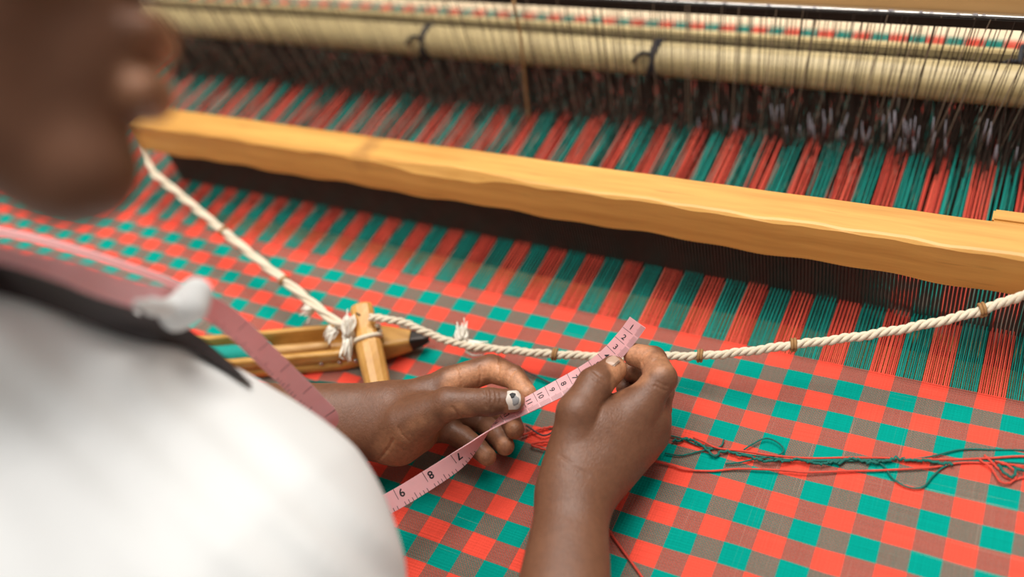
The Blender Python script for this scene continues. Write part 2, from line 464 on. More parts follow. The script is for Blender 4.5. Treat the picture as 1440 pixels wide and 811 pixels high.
# ================================================================== cloth
CO = np.array([[-0.3409770000396403, -0.08460586354832478], [0.5221596218079472, -0.0005721966050622117],
               [-0.0018547198484952974, -0.10050861580632388], [-6.680305226403126e-05, 0.004924181625531366],
               [0.0014155992646085636, 0.00013424321940911014], [-0.00017207137516502617, -0.0027037146265061784],
               [-0.001731978368230216, 7.726092395858738e-05], [0.0008163184734696246, -1.7220574655649327e-05],
               [0.0015982530609558393, -0.0003133163281242967], [-0.0005667479751658936, -0.00023977196029931054]])
def cloth_xy(i, j):
    a = (np.asarray(i, float) + 17) / 26; b = (np.asarray(j, float) - 5) / 6
    return np.stack([a ** 0, a, b, a * a, a * b, b * b, a ** 3, a * a * b, a * b * b, b ** 3], -1) @ CO
I0, I1, JEND = -57.5, 20.5, 21.0
ii = np.arange(I0, I1 + 0.01, 0.5); jj = np.r_[np.arange(-0.5, JEND + 0.01, 0.5)]
G = np.stack(np.meshgrid(ii, jj, indexing='ij'), -1).reshape(-1, 2)
xy = cloth_xy(G[:, 0], np.minimum(G[:, 1], 17.0))
over = np.maximum(G[:, 1] - 17.0, 0)
xy[:, 1] -= over * 0.0165
zz = 0.0012 * np.sin(xy[:, 0] * 19 + 1.0) * np.sin(xy[:, 1] * 23) + 0.0006 * np.sin(xy[:, 0] * 51 + xy[:, 1] * 31)
zz *= np.clip((G[:, 1] + 0.5) / 3, 0, 1)
ni, nj = len(ii), len(jj)
# lap over the breast beam and down
yb = -0.395
down = np.maximum(yb - xy[:, 1], 0); rb = 0.038
ang = np.minimum(down / rb, math.pi / 2)
zz = np.where(down > 0, -rb * (1 - np.cos(ang)) - np.maximum(down - rb * math.pi / 2, 0), zz)
xy[:, 1] = np.where(down > 0, yb - rb * np.sin(ang), xy[:, 1])
top = np.c_[xy, zz]; bot = top - np.array([0, 0, 0.0009])
faces = []
for a in range(ni - 1):
    for b in range(nj - 1):
        k = a * nj + b; faces.append([k, k + 1, k + nj + 1, k + nj][::-1])
N0 = len(top)
faces2 = faces + [[q + N0 for q in f[::-1]] for f in faces]
for a in range(ni - 1):
    for b in (0, nj - 1):
        k = a * nj + b; q = [k, k + nj, k + nj + N0, k + N0]; faces2.append(q if b else q[::-1])
cloth = mesh_obj('woven_cloth', np.r_[top, bot], faces2, 'cloth', label='red and teal checked cotton cloth stretched on the loom', cat='cloth')
fa = np.array(cloth.data.polygons[0].vertices[:])
nrm = cloth.data.polygons[0].normal
if nrm.z < 0: cloth.data.flip_normals()
uvl = cloth.data.uv_layers.new(name='weave')
vi = np.zeros(len(cloth.data.loops), np.int32); cloth.data.loops.foreach_get('vertex_index', vi)
uvl.data.foreach_set('uv', np.r_[G, G][vi].astype(np.float32).ravel())

# warp threads from the fell, through reed and heddles, to the back beam
REED_Y, HED_Y, BACK_Y = 0.080, 0.283, 0.519
NT_PER = 13
for parity_, matn, nm in ((0, 'warp_red', 'red'), (1, 'warp_teal', 'teal')):
    mb = MB(); tone = []
    for s in range(-57, 21):
        if (s % 2) != parity_: continue
        for q in range(NT_PER):
            i = s - 0.5 + (q + 0.5) / NT_PER + rnd.uniform(-0.012, 0.012)
            x0, y0 = cloth_xy(i, -0.45)
            up = 1 if q % 2 else -1
            sh = 0.004 + 0.009 * rnd.random()
            wx = rnd.gauss(0, 0.0012)
            pts = [(x0, y0, -0.0006), (x0, 0.5 * (y0 + REED_Y), 0.0012 * up), (x0, REED_Y, up * 0.0025),
                   (x0 + wx * .5, 0.5 * (REED_Y + HED_Y) - 0.02, up * sh * 0.55), (x0 + wx, HED_Y, up * sh),
                   (x0 + wx + rnd.gauss(0, 0.002), 0.36, up * sh * 0.7 + 0.002), (x0, 0.46, up * 0.002), (x0, BACK_Y - 0.010, -0.004), (x0, BACK_Y - 0.004, -0.012), (x0, BACK_Y - 0.012, -0.05)]
            r = 0.00058 * rnd.uniform(0.85, 1.2)
            v, f = tube(np.array(pts), r, 4, False)
            mb.add(v, f); tone += [rnd.random()] * len(v)
    o = mb.obj('warp_threads', matn, cloth, kind='stuff', label='%s warp threads running back through the reed and heddles' % nm)
    vert_attr(o, 'tone', tone)

# ================================================================== beater
bt = thing('beater', 'varnished wooden beater with a thick square rail over the warp', 'beater', (-0.3, 0.078, -0.09))
BX0, BX1 = -0.785, 0.60
xs = np.linspace(BX0, BX1, 180)
ring = []
for x in xs:
    n1 = 0.0006 * math.sin(x * 37) + 0.0005 * math.sin(x * 91 + 1)
    ch = 0.0022 + 0.0009 * math.sin(x * 130) * math.sin(x * 47) + 0.0075 * math.exp(-((x + 0.335) / 0.055) ** 2)
    y0, y1, z0, z1 = 0.060 + n1, 0.0965, 0.0585 + n1, 0.0990 + 0.3 * n1
    b = 0.0018
    ring.append([(x, y0, z0 + b), (x, y0, z1 - ch * 1.1), (x, y0 + ch * 0.75, z1 - 0.0006), (x, y0 + ch + 0.002, z1), (x, y1 - b, z1), (x, y1, z1 - b), (x, y1, z0 + b), (x, y1 - b, z0), (x, y0 + b, z0)])
ring = np.array(ring); ns = ring.shape[1]
f = []
for k in range(len(xs) - 1):
    for q in range(ns):
        r = (q + 1) % ns; f.append([k * ns + q, k * ns + r, (k + 1) * ns + r, (k + 1) * ns + q][::-1])
f.append(list(range(ns))); f.append([(len(xs) - 1) * ns + q for q in range(ns)][::-1])
mesh_obj('hand_rail', ring.reshape(-1, 3), f, 'beam', bt, smooth=False)
part_box('race_board', (BX0 + 0.01, 0.052, -0.085), (BX1, 0.105, -0.045), 'beam', bt)
mb = MB()
for x in np.arange(BX0 + 0.02, 0.50, 0.0030):
    v, f = box((x, REED_Y - 0.004, -0.05), (x + 0.0018, REED_Y + 0.004, 0.062)); mb.add(v, f)
reed = mb.obj('reed', 'reed', bt, smooth=False, kind='stuff', label='dark reed of close upright dents')
v, f = tube(catmull([(BX0 + 0.02, REED_Y - 0.004, 0.0560), (0.5, REED_Y - 0.004, 0.0560)], 4), 0.003, 8); mesh_obj('reed_edge', v, f, 'reed', bt)
for x in (BX0 + 0.012, 0.585):
    part_box('sword', (x - 0.012, 0.0955, -0.6), (x + 0.012, 0.118, 0.085), 'frame', bt)
# end block lying behind the rail at the right
pa = ony(1393, 307, 0.0970)
zb = pa[2]
part_box('end_block', (pa[0] + 0.001, 0.0960, zb - 0.022), (pa[0] + 0.19, 0.1095, zb), 'beam', bt, 0.0015, label='short wooden block behind the rail end')

# ================================================================== heddle shafts
ROD_R = 0.0185
def shaft(label, Y, zc, parent_x0, x1, ties, dark_bar):
    t = thing('heddle_shaft', label, 'heddle shaft', (-0.3, Y, zc))
    n = 60; X = np.linspace(parent_x0, x1, n)
    P = np.c_[X, Y + 0.0012 * np.sin(X * 5), zc + 0.0015 * np.sin(X * 3.1 + Y * 9)]
    r = ROD_R * (1 + 0.02 * np.sin(X * 9)) 
    if dark_bar:
        v, f = tube(P, r, 22); mesh_obj('pole', v, f, 'rod', t)
    else:
        v, f = box((parent_x0, Y - 0.004, zc - 0.020), (x1, Y + 0.004, zc + 0.0185), 0.0015); mesh_obj('lath', v, f, 'rod', t, smooth=False)
    for x in ties:
        for dx, tilt in ((0, 0.006), (0.004, -0.003)):
            a = np.linspace(0, 2 * math.pi, 26)
            P = np.c_[x + dx + tilt * np.sin(a), Y + (ROD_R + 0.0014) * np.cos(a), zc + (ROD_R + 0.0014) * np.sin(a)]
            v, f = tube(P, 0.0024, 6); mesh_obj('tie', v, f, 'black_tie', t)
        P = catmull([(x, Y - 0.015, zc + 0.016), (x - 0.008, Y - 0.019, zc + 0.018), (x - 0.018, Y - 0.021, zc + 0.009)], 8)
        v, f = tube(P, 0.0022, 6); mesh_obj('tie_end', v, f, 'black_tie', t)
    return t
s1 = shaft('front heddle shaft, pale pole tied with black cord', 0.3045, 0.0765, -1.0, 0.56, [ony(588, 45, 0.29)[0], ony(914, 78, 0.29)[0]], True)
s2 = shaft('rear heddle shaft, flat pale lath half hidden behind the front pole', 0.350, 0.0665, -1.02, 0.56, [ony(1430, 92, 0.34)[0]], False)
# dark flat heddle bar of the front shaft, with string loops over it
zt = ony(1100, 17, 0.283)[2]
v, f = box((-0.98, 0.2795, zt - 0.0052), (0.57, 0.2865, zt + 0.0052), 0.0012); mesh_obj('heddle_bar', v, f, 'dark_metal', s1, smooth=False, label='dark flat heddle bar')
def strings(parent, Y, ztop, zeye, zlow, x0, x1, n, matn, r, lean=0.0, bulge=0.0):
    mb = MB()
    for k in range(n):
        x = x0 + (x1 - x0) * (k + rnd.random()) / n
        j = rnd.gauss(0, 0.0025); j2 = rnd.gauss(0, 0.004); ey = rnd.gauss(zeye, 0.006)
        ln = lean * (x + 0.35)
        yo = rnd.uniform(-0.003, 0.002)
        pts = [(x + ln, Y + yo, ztop + 0.002), (x + ln * .5 + j * .5, Y + yo - 0.001, ztop * 0.5 + ey * 0.5), (x + j, Y + yo - bulge * rnd.random(), ey), (x + j2, Y + yo + 0.002, zlow)]
        v, f = tube(np.array(pts), r * rnd.uniform(0.7, 1.3), 4, False); mb.add(v, f)
    return mb.obj('heddle_strings', matn, parent, kind='stuff')
strings(s1, 0.2815, zt + 0.003, 0.0, -0.10, -0.97, 0.56, 420, 'heddle', 0.00042, 0.05)
strings(s1, 0.2815, zt + 0.003, 0.0, -0.10, -0.97, 0.56, 110, 'heddle_pale', 0.00045, 0.08)
strings(s1, 0.300, 0.062, 0.0, -0.10, -0.97, 0.56, 1700, 'heddle', 0.0006, 0.0, 0.045)
strings(s2, 0.328, 0.085, 0.0, -0.10, -0.97, 0.56, 1200, 'heddle', 0.0006, 0.0, 0.02)
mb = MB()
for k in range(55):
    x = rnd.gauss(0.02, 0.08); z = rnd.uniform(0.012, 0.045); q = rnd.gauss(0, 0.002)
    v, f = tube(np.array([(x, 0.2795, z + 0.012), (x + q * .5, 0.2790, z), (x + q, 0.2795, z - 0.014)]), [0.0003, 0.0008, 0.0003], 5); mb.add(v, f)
mb.obj('string_glints', 'glint_and_loop', s1, kind='stuff', label='pale heddle eyes painting the glints on the strings')  # short pale flecks put the glints on the heddles into colour
# pale tube painting the bar's top highlight, then loop knots
v, f = tube(catmull([(-0.98, 0.2835, zt + 0.0056), (0.57, 0.2835, zt + 0.0056)], 30), 0.0009, 6); mesh_obj('bar_highlight', v, f, 'steel', s1, label='thin pale line painted as the highlight along the dark bar')
mb = MB()
for k in range(90):
    x = rnd.uniform(-0.9, 0.56)
    v, f = tube(np.array([(x, 0.2830, zt + 0.0060), (x + 0.0012, 0.2834, zt + 0.0072), (x + 0.0022, 0.283, zt + 0.0060)]), 0.00045, 5); mb.add(v, f)
mb.obj('string_loops', 'glint_and_loop', s1, kind='stuff', label='small string loops over the dark bar')
# lower shaft bars
for s, Y in ((s1, 0.284), (s2, 0.331)):
    v, f = tube(catmull([(-1.0, Y, -0.105), (0.56, Y, -0.105)], 4), 0.011, 14); mesh_obj('lower_bar', v, f, 'frame_x', s)
# single reddish string hanging over the poles
P = catmull([ony(722, 0, 0.272), ony(731, 45, 0.272), ony(736, 90, 0.272), ony(741, 140, 0.272), ony(745, 185, 0.268)], 20)
v, f = tube(P, 0.0016, 6); hs = mesh_obj('hanging_string', v, f, 'rope_tie', label='reddish brown string hanging over the pale poles', cat='string')

# ================================================================== things behind the loom
def on_back(px, py):
    p = ony(px, py, 0.546); p[2] = -0.004; return p
bf0 = on_back(318, 14)
part = thing('folded_fabric', 'blue-grey folded fabric standing on the back beam behind the poles', 'fabric', bf0)
for px, w in ((306, 0.026), (331, 0.016)):
    Pa = on_back(px, 14); Pb = Pa + np.array([0.035, 0.005, 0.16])
    P = catmull([Pa, (Pa + Pb) / 2 + np.array([0, 0.003, 0]), Pb], 12); v, f = tube(P, w, 12, True, 0.4); mesh_obj('fold', v, f, 'bluegrey', part)
for px, w, lb in ((416, 0.015, 'cream wooden stick standing on the back beam beside the blue-grey fabric'), (437, 0.009, 'thin cream stick standing outside the thicker cream stick')):
    Pa = on_back(px, 18); Pb = Pa + np.array([-0.03, 0.02, 0.22])
    v, f = tube(catmull([Pa, Pb], 6), w, 10); mesh_obj('wooden_stick', v, f, 'cream_wood', label=lb, cat='stick')

# ================================================================== shuttle
T0 = np.array([-0.3015, -0.0765]); D = np.array([0.925, 0.380]); D /= np.linalg.norm(D); E_ = np.array([-D[1], D[0]])
def sh_world(p):
    p = np.asarray(p, float); return np.c_[T0[0] + p[:, 0] * D[0] + p[:, 1] * E_[0], T0[1] + p[:, 0] * D[1] + p[:, 1] * E_[1], p[:, 2] + 0.0015]
SL = 0.37
def sh_fn(p):
    x, y, z = p[:, 0], p[:, 1], p[:, 2]
    e = np.minimum(-x, x + SL)                       # distance from nearer tip
    s = np.clip(e / 0.085, 0, 1); s = s ** 0.72
    w = 0.0025 + 0.0175 * s; hh = 0.0030 + 0.0098 * np.clip(e / 0.06, 0, 1) ** 0.6
    zc = 0.0128
    q = np.stack([np.abs(y) - w + 0.003, np.abs(z - zc) - hh + 0.003], 1)
    d = np.linalg.norm(np.maximum(q, 0), axis=1) + np.minimum(q.max(1), 0) - 0.003
    d = np.maximum(d, -e)
    cav = rbox(p, (-0.186, 0, 0.020), (0.118, 0.0142, 0.0165), 0.006)
    d = np.maximum(d, -cav)
    for sd in (-1, 1):
        gr = rbox(p, (-0.186, sd * 0.0205, 0.0118), (0.125, 0.0028, 0.0026), 0.0015)
        d = np.maximum(d, -gr)
    return d
sh = thing('shuttle', 'wooden boat shuttle with open bobbin slot and dark pointed tip', 'shuttle', (T0[0] - 0.17, T0[1] - 0.07, 0.0))
v, f = sdf_mesh(lambda p: np.maximum(sh_fn(p), p[:, 0] + 0.016), (-SL - 0.01, -0.028, -0.004), (0.006, 0.028, 0.032), 0.0013)
fast_obj('body', sh_world(v), f, 'shuttle', sh)
v, f = sdf_mesh(lambda p: np.maximum(sh_fn(p), -(p[:, 0] + 0.0165)), (-0.03, -0.028, -0.004), (0.006, 0.028, 0.032), 0.0008)
o = fast_obj('tip', sh_world(v), f, 'dark_metal', sh); o['label'] = 'dark metal tip'
P = sh_world(np.array([(-0.30, 0.001, 0.0125), (-0.2, 0.001, 0.0135), (-0.098, 0.001, 0.0145)]))
pr = sh_world
v, f = tube(catmull(P, 12), [0.0052] * 8 + [0.005, 0.0047, 0.0044, 0.0035], 14); bob = mesh_obj('bobbin', v, f, 'pirn', sh)
xs = np.linspace(-0.275, -0.158, 60)
P = sh_world(np.c_[xs, 0.001 + 0 * xs, 0.0138 + 0 * xs])
rr = 0.0098 + 0.00035 * np.sin(np.arange(60) * 2.2); rr[0] = rr[-1] = 0.006; rr[1] = rr[-2] = 0.009
v, f = tube(P, rr, 20); mesh_obj('yarn', v, f, 'teal_yarn', bob, label='teal weft yarn wound on the bobbin')
for px in (446, 473, 497):
    x = -(600 - px) / 15.0 * 0.01
    P = sh_world(np.array([(x, -0.0165, 0.0118), (x, -0.0192, 0.0118), (x, -0.0200, 0.0118)]))
    v, f = tube(P, [0.0022, 0.0022, 0.0014], 10); mesh_obj('rivet', v, f, 'steel', sh)

# ================================================================== pull handle
A = onz(508, 430, 0.046); B = onz(533, 549, 0.0125)
ax = B - A; L = np.linalg.norm(ax); ax /= L
B = B + ax * 0.012
sd = np.cross(ax, [0, 0, 1.0]); sd /= np.linalg.norm(sd); nn = np.cross(sd, ax)
rings = []; prof = [(0.0, 0.0090), (0.02, 0.0102), (0.12, 0.0102), (0.26, 0.0098), (0.34, 0.0104), (0.42, 0.0116), (0.6, 0.0114), (0.8, 0.0110), (0.97, 0.0108), (1.0, 0.0098)]
for u, r in prof:
    c = A + (B - A) * u + nn * (0.0012 * math.sin(u * 3))
    rings.append([c + r * (1.05 * math.cos(a) * sd + 0.9 * math.sin(a) * nn) * (1 + 0.03 * math.sin(a * 3 + u * 4)) for a in np.arange(12) / 12 * 2 * math.pi + 0.2])
rings = np.array(rings); f = []
for k in range(len(prof) - 1):
    for q in range(12):
        r = (q + 1) % 12; f.append([k * 12 + q, k * 12 + r, (k + 1) * 12 + r, (k + 1) * 12 + q])
f.append(list(range(12))[::-1]); f.append([(len(prof) - 1) * 12 + q for q in range(12)])
hd = mesh_obj('wooden_toggle', rings.reshape(-1, 3), f, 'handle', smooth=False, label='carved wooden pull toggle resting across the shuttle', cat='toggle')
P = [A + (B - A) * 0.1 + nn * 0.0092 + sd * 0.004, A + (B - A) * 0.135 + nn * 0.0096 + sd * 0.001]
v, f = tube(np.array(P), 0.0009, 6); mesh_obj('nail_hole', v, f, 'dark_metal', hd)

# ================================================================== pull cord
cord_pts = [(200, 207, .055), (214, 240, .055), (247, 268, .052), (315, 325, .046), (360, 363, .042), (400, 395, .040), (440, 428, .042), (470, 452, .044), (492, 462, .047)]
cord2 = [(520, 447, .050), (540, 448, .048), (575, 456, .041), (610, 472, .032), (652, 485, .026), (700, 491, .023), (780, 498, .023), (860, 501, .024), (985, 500, .030), (1050, 494, .037), (1115, 485, .044), (1220, 471, .053), (1320, 452, .060), (1380, 436, .065), ony(1445, 413, .044), ony(1560, 375, .049), ony(1690, 338, .0575)]
cd = thing('cotton_rope', 'off-white twisted cotton rope tied round the wooden toggle', 'rope', onz(492, 462, 0.0))
def strands(pts, r, pitch, ends=3, loose=0.0):
    P = catmull([q if isinstance(q, np.ndarray) else onz(*q) for q in pts], 420)
    T = np.gradient(P, axis=0); s = np.r_[0, np.cumsum(np.linalg.norm(np.diff(P, axis=0), axis=1))]
    T /= np.linalg.norm(T, axis=1)[:, None]
    N = np.cross(T, [0, 0, 1.0]); N /= np.linalg.norm(N, axis=1)[:, None]; Bn = np.cross(N, T)
    for k in range(ends):
        ph = k / ends * 2 * math.pi + s / pitch * 2 * math.pi
        wob = 1 + 0.25 * np.sin(s * 70 + k * 2)
        Q = P + r * 0.62 * wob[:, None] * (np.cos(ph)[:, None] * N + np.sin(ph)[:, None] * Bn)
        v, f = tube(Q, r * 0.62, 7); mesh_obj('strand', v, f, 'rope', cd)
    return P
PA = strands(cord_pts, 0.0040, 0.11)
PB = strands(cord2, 0.0031, 0.021)
def tie_at(px, py, P, r=0.0046):
    proj = RW @ (P - CAM).T; q = np.c_[720 + FPX * proj[0] / proj[2], 405.5 + FPX * proj[1] / proj[2]]
    k = int(np.argmin(np.hypot(q[:, 0] - px, q[:, 1] - py))); k = min(max(k, 3), len(P) - 4)
    tt = P[k + 2] - P[k - 2]; tt /= np.linalg.norm(tt)
    n = np.cross(tt, [0, 0, 1.0]); n /= np.linalg.norm(n); b = np.cross(n, tt)
    for w in (-0.0012, 0.0012):
        a = np.linspace(0, 2 * math.pi, 16)
        Q = P[k] + w * tt + r * (np.cos(a)[:, None] * n + np.sin(a)[:, None] * b) + 0.001 * np.sin(a)[:, None] * tt
        v, f = tube(Q, 0.0013, 6); mesh_obj('tie', v, f, 'rope_tie', cd)
for px, py in ((315, 325), (400, 395)): tie_at(px, py, PA, 0.0045)
for px, py in ((780, 498), (985, 500), (1115, 485), (1380, 436)): tie_at(px, py, PB)
# cord wrapped round the handle neck, frayed ends
hc = A + (B - A) * 0.30
for w in (-0.0045, 0.0, 0.0045):
    a = np.linspace(0, 2 * math.pi, 24)
    Q = hc + ax * w + 0.0122 * (np.cos(a)[:, None] * sd + 0.92 * np.sin(a)[:, None] * nn) + 0.002 * np.sin(a)[:, None] * ax
    if w != 0: Q = Q[:14] if w > 0 else Q[10:]
    v, f = tube(Q[12:] if w == 0 else Q, 0.0022, 7); mesh_obj('wrap', v, f, 'rope', cd)
def fray(cpx, cpy, z, n, ln, spread, r=0.0011):
    c = onz(cpx, cpy, z); mb = MB()
    for k in range(n):
        d = rng.normal(size=3) * spread + ln; q = c + rng.normal(size=3) * 0.0022
        P = catmull([q, q + d * 0.5 + rng.normal(size=3) * 0.0012, q + d], 6)
        v, f = tube(P, np.linspace(r * 1.4, r * 0.4, 6), 5); mb.add(v, f)
    mb.obj('frayed_end', 'rope_white', cd)
up3 = np.array([-0.10, 0.69, 0.69])
fray(490, 470, .044, 26, up3 * 0.016, 0.003)
fray(488, 476, .040, 20, -up3 * 0.016 + np.array([0.002, 0, 0]), 0.003)
fray(470, 462, .042, 16, -up3 * 0.012 - np.array([.004, 0, 0]), 0.003)
fray(440, 432, .040, 16, -up3 * 0.008 - np.array([.004, 0, 0]), 0.003)
fray(650, 478, .027, 20, up3 * 0.013 + np.array([-.002, 0, 0]), 0.002)
fray(655, 485, .024, 18, np.array([0.018, 0.003, -0.002]), 0.0016)

# ================================================================== loose threads on the cloth
def thread(pts, mat, label, r=0.0007, zb=0.002, wig=0.0, group=None):
    P = []; pts = list(pts)
    if pts[-1][0] >= 1440: pts += [(pts[-1][0] + 70, pts[-1][1] + 12 + rnd.uniform(-6, 6)), (pts[-1][0] + 130 + rnd.uniform(0, 60), pts[-1][1] + 24 + rnd.uniform(-14, 14))]
    for q in pts:
        z = q[2] if len(q) > 2 else zb
        P.append(onz(q[0], q[1], z))
    n = max(24, len(pts) * 10)
    P = catmull(P, n)
    if wig: P = P + rng.normal(size=P.shape) * np.array([wig, wig, wig * 0.5])
    P[:, 2] = np.maximum(P[:, 2], 0.0018)
    v, f = tube(P, r, 6)
    return mesh_obj('loose_thread', v, f, mat, label=label, cat='thread', group=group)
thread([(940, 612), (958, 616), (985, 627), (1015, 632), (1060, 640), (1110, 646), (1180, 648), (1240, 646), (1300, 643), (1350, 632), (1395, 632), (1450, 634)], 'green_thread', 'long green thread whose end lifts clear of the bundle')
thread([(918, 648), (945, 654), (962, 660), (1000, 662), (1040, 659), (1100, 661), (1135, 664), (1190, 662), (1240, 661), (1310, 657), (1360, 650), (1450, 656)], 'red_thread', 'long red thread lying below the green bundle', 0.0009)
thread([(1225, 646), (1243, 655), (1255, 672), (1275, 684), (1297, 685), (1313, 668), (1330, 655), (1360, 648), (1450, 652)], 'green_thread', 'dark green thread that droops in a wide loop')
thread([(1046, 632), (1062, 622), (1078, 616), (1094, 622), (1102, 633), (1090, 641), (1062, 645), (1040, 650), (1020, 652)], 'green_thread', 'green thread curled into an arch over a red check')
thread([(945, 620), (972, 618), (990, 628), (1004, 640), (1020, 634), (1048, 640), (1080, 648), (1120, 646), (1150, 652), (1180, 648)], 'green_thread', 'kinked dark green thread tangled at the bundle head', 0.0011, 0.003, 0.0006)
thread([(975, 615), (990, 621), (1010, 630), (1045, 634), (1085, 640), (1140, 644), (1200, 643), (1260, 644), (1330, 646), (1390, 644), (1450, 642)], 'red_thread', 'red thread running through the middle of the green bundle', 0.0009, 0.003)
thread([(1180, 652), (1195, 644), (1215, 648), (1230, 650), (1262, 645), (1300, 648), (1340, 652)], 'green_thread', 'short green thread knotted where the wide loop begins', 0.0012, 0.003, 0.0005)
thread([(935, 637), (958, 640), (985, 634), (1012, 628), (1018, 618)], 'green_thread', 'short green thread crossing the bundle head with a raised tip')
thread([(1385, 640), (1400, 655), (1412, 668), (1426, 674), (1445, 672)], 'red_thread', 'red snarl strand hanging from the bundle tail', 0.0009, 0.003, 0.0003)
thread([(1378, 646), (1396, 660), (1405, 676), (1420, 679), (1430, 668), (1418, 655), (1400, 648), (1450, 660)], 'red_thread', 'looped red snarl at the bundle tail', 0.0008, 0.004, 0.0003)
thread([(1405, 652), (1412, 664), (1424, 670), (1430, 660), (1445, 664)], 'green_thread', 'green strand caught inside the red snarl', 0.0010, 0.005, 0.0005)
thread([(735, 612), (760, 603), (785, 600), (810, 604), (822, 612), (800, 622), (770, 620), (748, 626), (790, 636), (826, 634)], 'red_thread', 'tangled red thread lying between the two hands', 0.0010, 0.003, 0.0004)
thread([(740, 598), (765, 612), (790, 600), (812, 600), (826, 606)], 'dark_thread', 'dark thread curled over the red tangle between the hands', 0.0008, 0.004)
thread([(846, 728), (858, 748), (872, 768), (888, 790), (908, 818)], 'red_thread', 'single red thread running down beside the right forearm', 0.0010)
thread([(700, 500, .012), (736, 520, .006), (780, 541, .004), (800, 548, .003)], 'dark_thread', 'dark thread crossing the cloth under the cord', 0.0009)
thread([(395, 541), (440, 536), (480, 540), (520, 546), (545, 560)], 'green_thread', 'dark green thread lying beside the shuttle', 0.0010)

# ================================================================== person
# ---- left hand and forearm (pixel x, y, depth along the view; radii in metres)
def J(px, py, k): return dep(px, py, k)
cm = 0.01
LW = J(540, 590, .742)
left = dict(
    index=([J(632, 537, .752), J(690, 518, .758), J(722, 530, .742), J(741, 553, .726)], [.0125, .0118, .0098, .0078]),
    middle=([J(636, 556, .768), J(692, 568, .780), J(716, 586, .762), J(724, 604, .746)], [.0120, .0108, .0090, .0078]),
    ring=([J(630, 578, .775), J(680, 592, .778), J(700, 611, .760), J(710, 627, .748)], [.0115, .0102, .0088, .0078]),
    little=([J(612, 598, .768), J(650, 614, .760), J(672, 630, .748), J(685, 642, .742)], [.0110, .0095, .0083, .0075]),
    thumb=([J(572, 596, .728), J(630, 567, .712), J(688, 565, .706), J(722, 563, .706)], [.0185, .0122, .0103, .0090]))
LE = J(190, 612, .76)
def hand_fn(H, palm_prims, arm, kf=0.004):
    def fn(p):
        d = None
        for a, b, ra, rb in palm_prims + arm:
            e = cone(p, a, b, ra, rb); d = e if d is None else smin(d, e, 0.012)
        fd = None
        for nm in ('index', 'middle', 'ring', 'little'):
            e = chain(p, H[nm][0], H[nm][1], 0.0012)
            fd = e if fd is None else smin(fd, e, 0.0008)
        d = smin(d, fd, 0.006)
        th = chain(p, H['thumb'][0], H['thumb'][1], 0.004)
        # thumb melts into the palm near its base only
        a = H['thumb'][0][1]; w = np.clip(1 - (np.linalg.norm(p - H['thumb'][0][0], axis=1) - 0.012) / 0.03, 0, 1)
        d = np.where(w > 0, smin(d, th, 0.001) * (1 - w) + smin(d, th, 0.010) * w, smin(d, th, 0.001))
        return d
    return fn
Lpalm = [(J(548, 575, .748), J(632, 540, .755), .0190, .0125), (J(548, 588, .750), J(636, 558, .768), .0185, .0125),
         (J(548, 602, .748), J(630, 580, .773), .0180, .0120), (J(552, 618, .744), J(612, 600, .766), .0185, .0115),
         (J(566, 622, .738), J(590, 612, .742), .0165, .0130), (J(570, 598, .732), J(618, 572, .722), .0180, .0135)]
Larm = [(J(545, 574, .748), LE + np.array([0, .012, 0]), .0205, .034), (J(542, 606, .744), LE - np.array([0, .012, 0]), .0205, .034)]
lf = hand_fn(left, Lpalm, Larm)
allp = np.array([q for h in left.values() for q in h[0]] + [LE])
def groove(fn, lo_, hi_, lines):
    v, f = sdf_mesh(fn, lo_, hi_, 0.0026); bv_ = BVHTree.FromPolygons(v.tolist(), f.tolist()); segs = []
    for r, pl in lines:
        pts = []
        for px, py in pl:
            h = bv_.ray_cast(Vector(CAM), Vector(ray(px, py)).normalized())
            if h[0] is not None: pts.append(np.array(h[0]))
        for a, b in zip(pts[:-1], pts[1:]):
            if np.linalg.norm(a - b) < 0.02: segs.append((a, b, r))
    allq = np.array([q for s_ in segs for q in s_[:2]])
    def out(p):
        d = fn(p); g = np.full(len(p), 1.0)
        near = ((p > allq.min(0) - 0.01) & (p < allq.max(0) + 0.01)).all(1)
        if near.any():
            q = p[near]; gg = g[near]
            for a, b, r in segs: gg = np.minimum(gg, cone(q, a, b, r, r))
            d = d.copy(); d[near] = -smin(-d[near], gg, 0.0012)
        return d
    return out
lf = groove(lf, allp.min(0) - 0.05, allp.max(0) + 0.05, [
    (.0006, [(681, 549), (683, 556), (682, 564), (684, 574)]), (.0006, [(689, 548), (691, 556), (690, 566), (692, 576)]), (.0005, [(696, 550), (698, 558), (697, 566)]), (.0004, [(703, 551), (704, 560), (703, 568)]),
    (.0007, [(675, 514), (676, 524), (675, 534), (674, 541)]), (.0008, [(703, 503), (702, 514), (701, 524), (700, 532)]), (.0007, [(724, 520), (719, 526), (716, 531)]), (.0006, [(644, 515), (648, 525), (650, 536), (650, 543)]),
    (.0009, [(636, 572), (642, 580), (648, 587), (652, 592)]), (.0009, [(553, 618), (548, 628), (540, 638), (532, 646)]), (.0004, [(560, 600), (566, 612), (576, 620)])])
lv, lfc = sdf_mesh(lf, allp.min(0) - 0.05, allp.max(0) + 0.05, 0.0011)

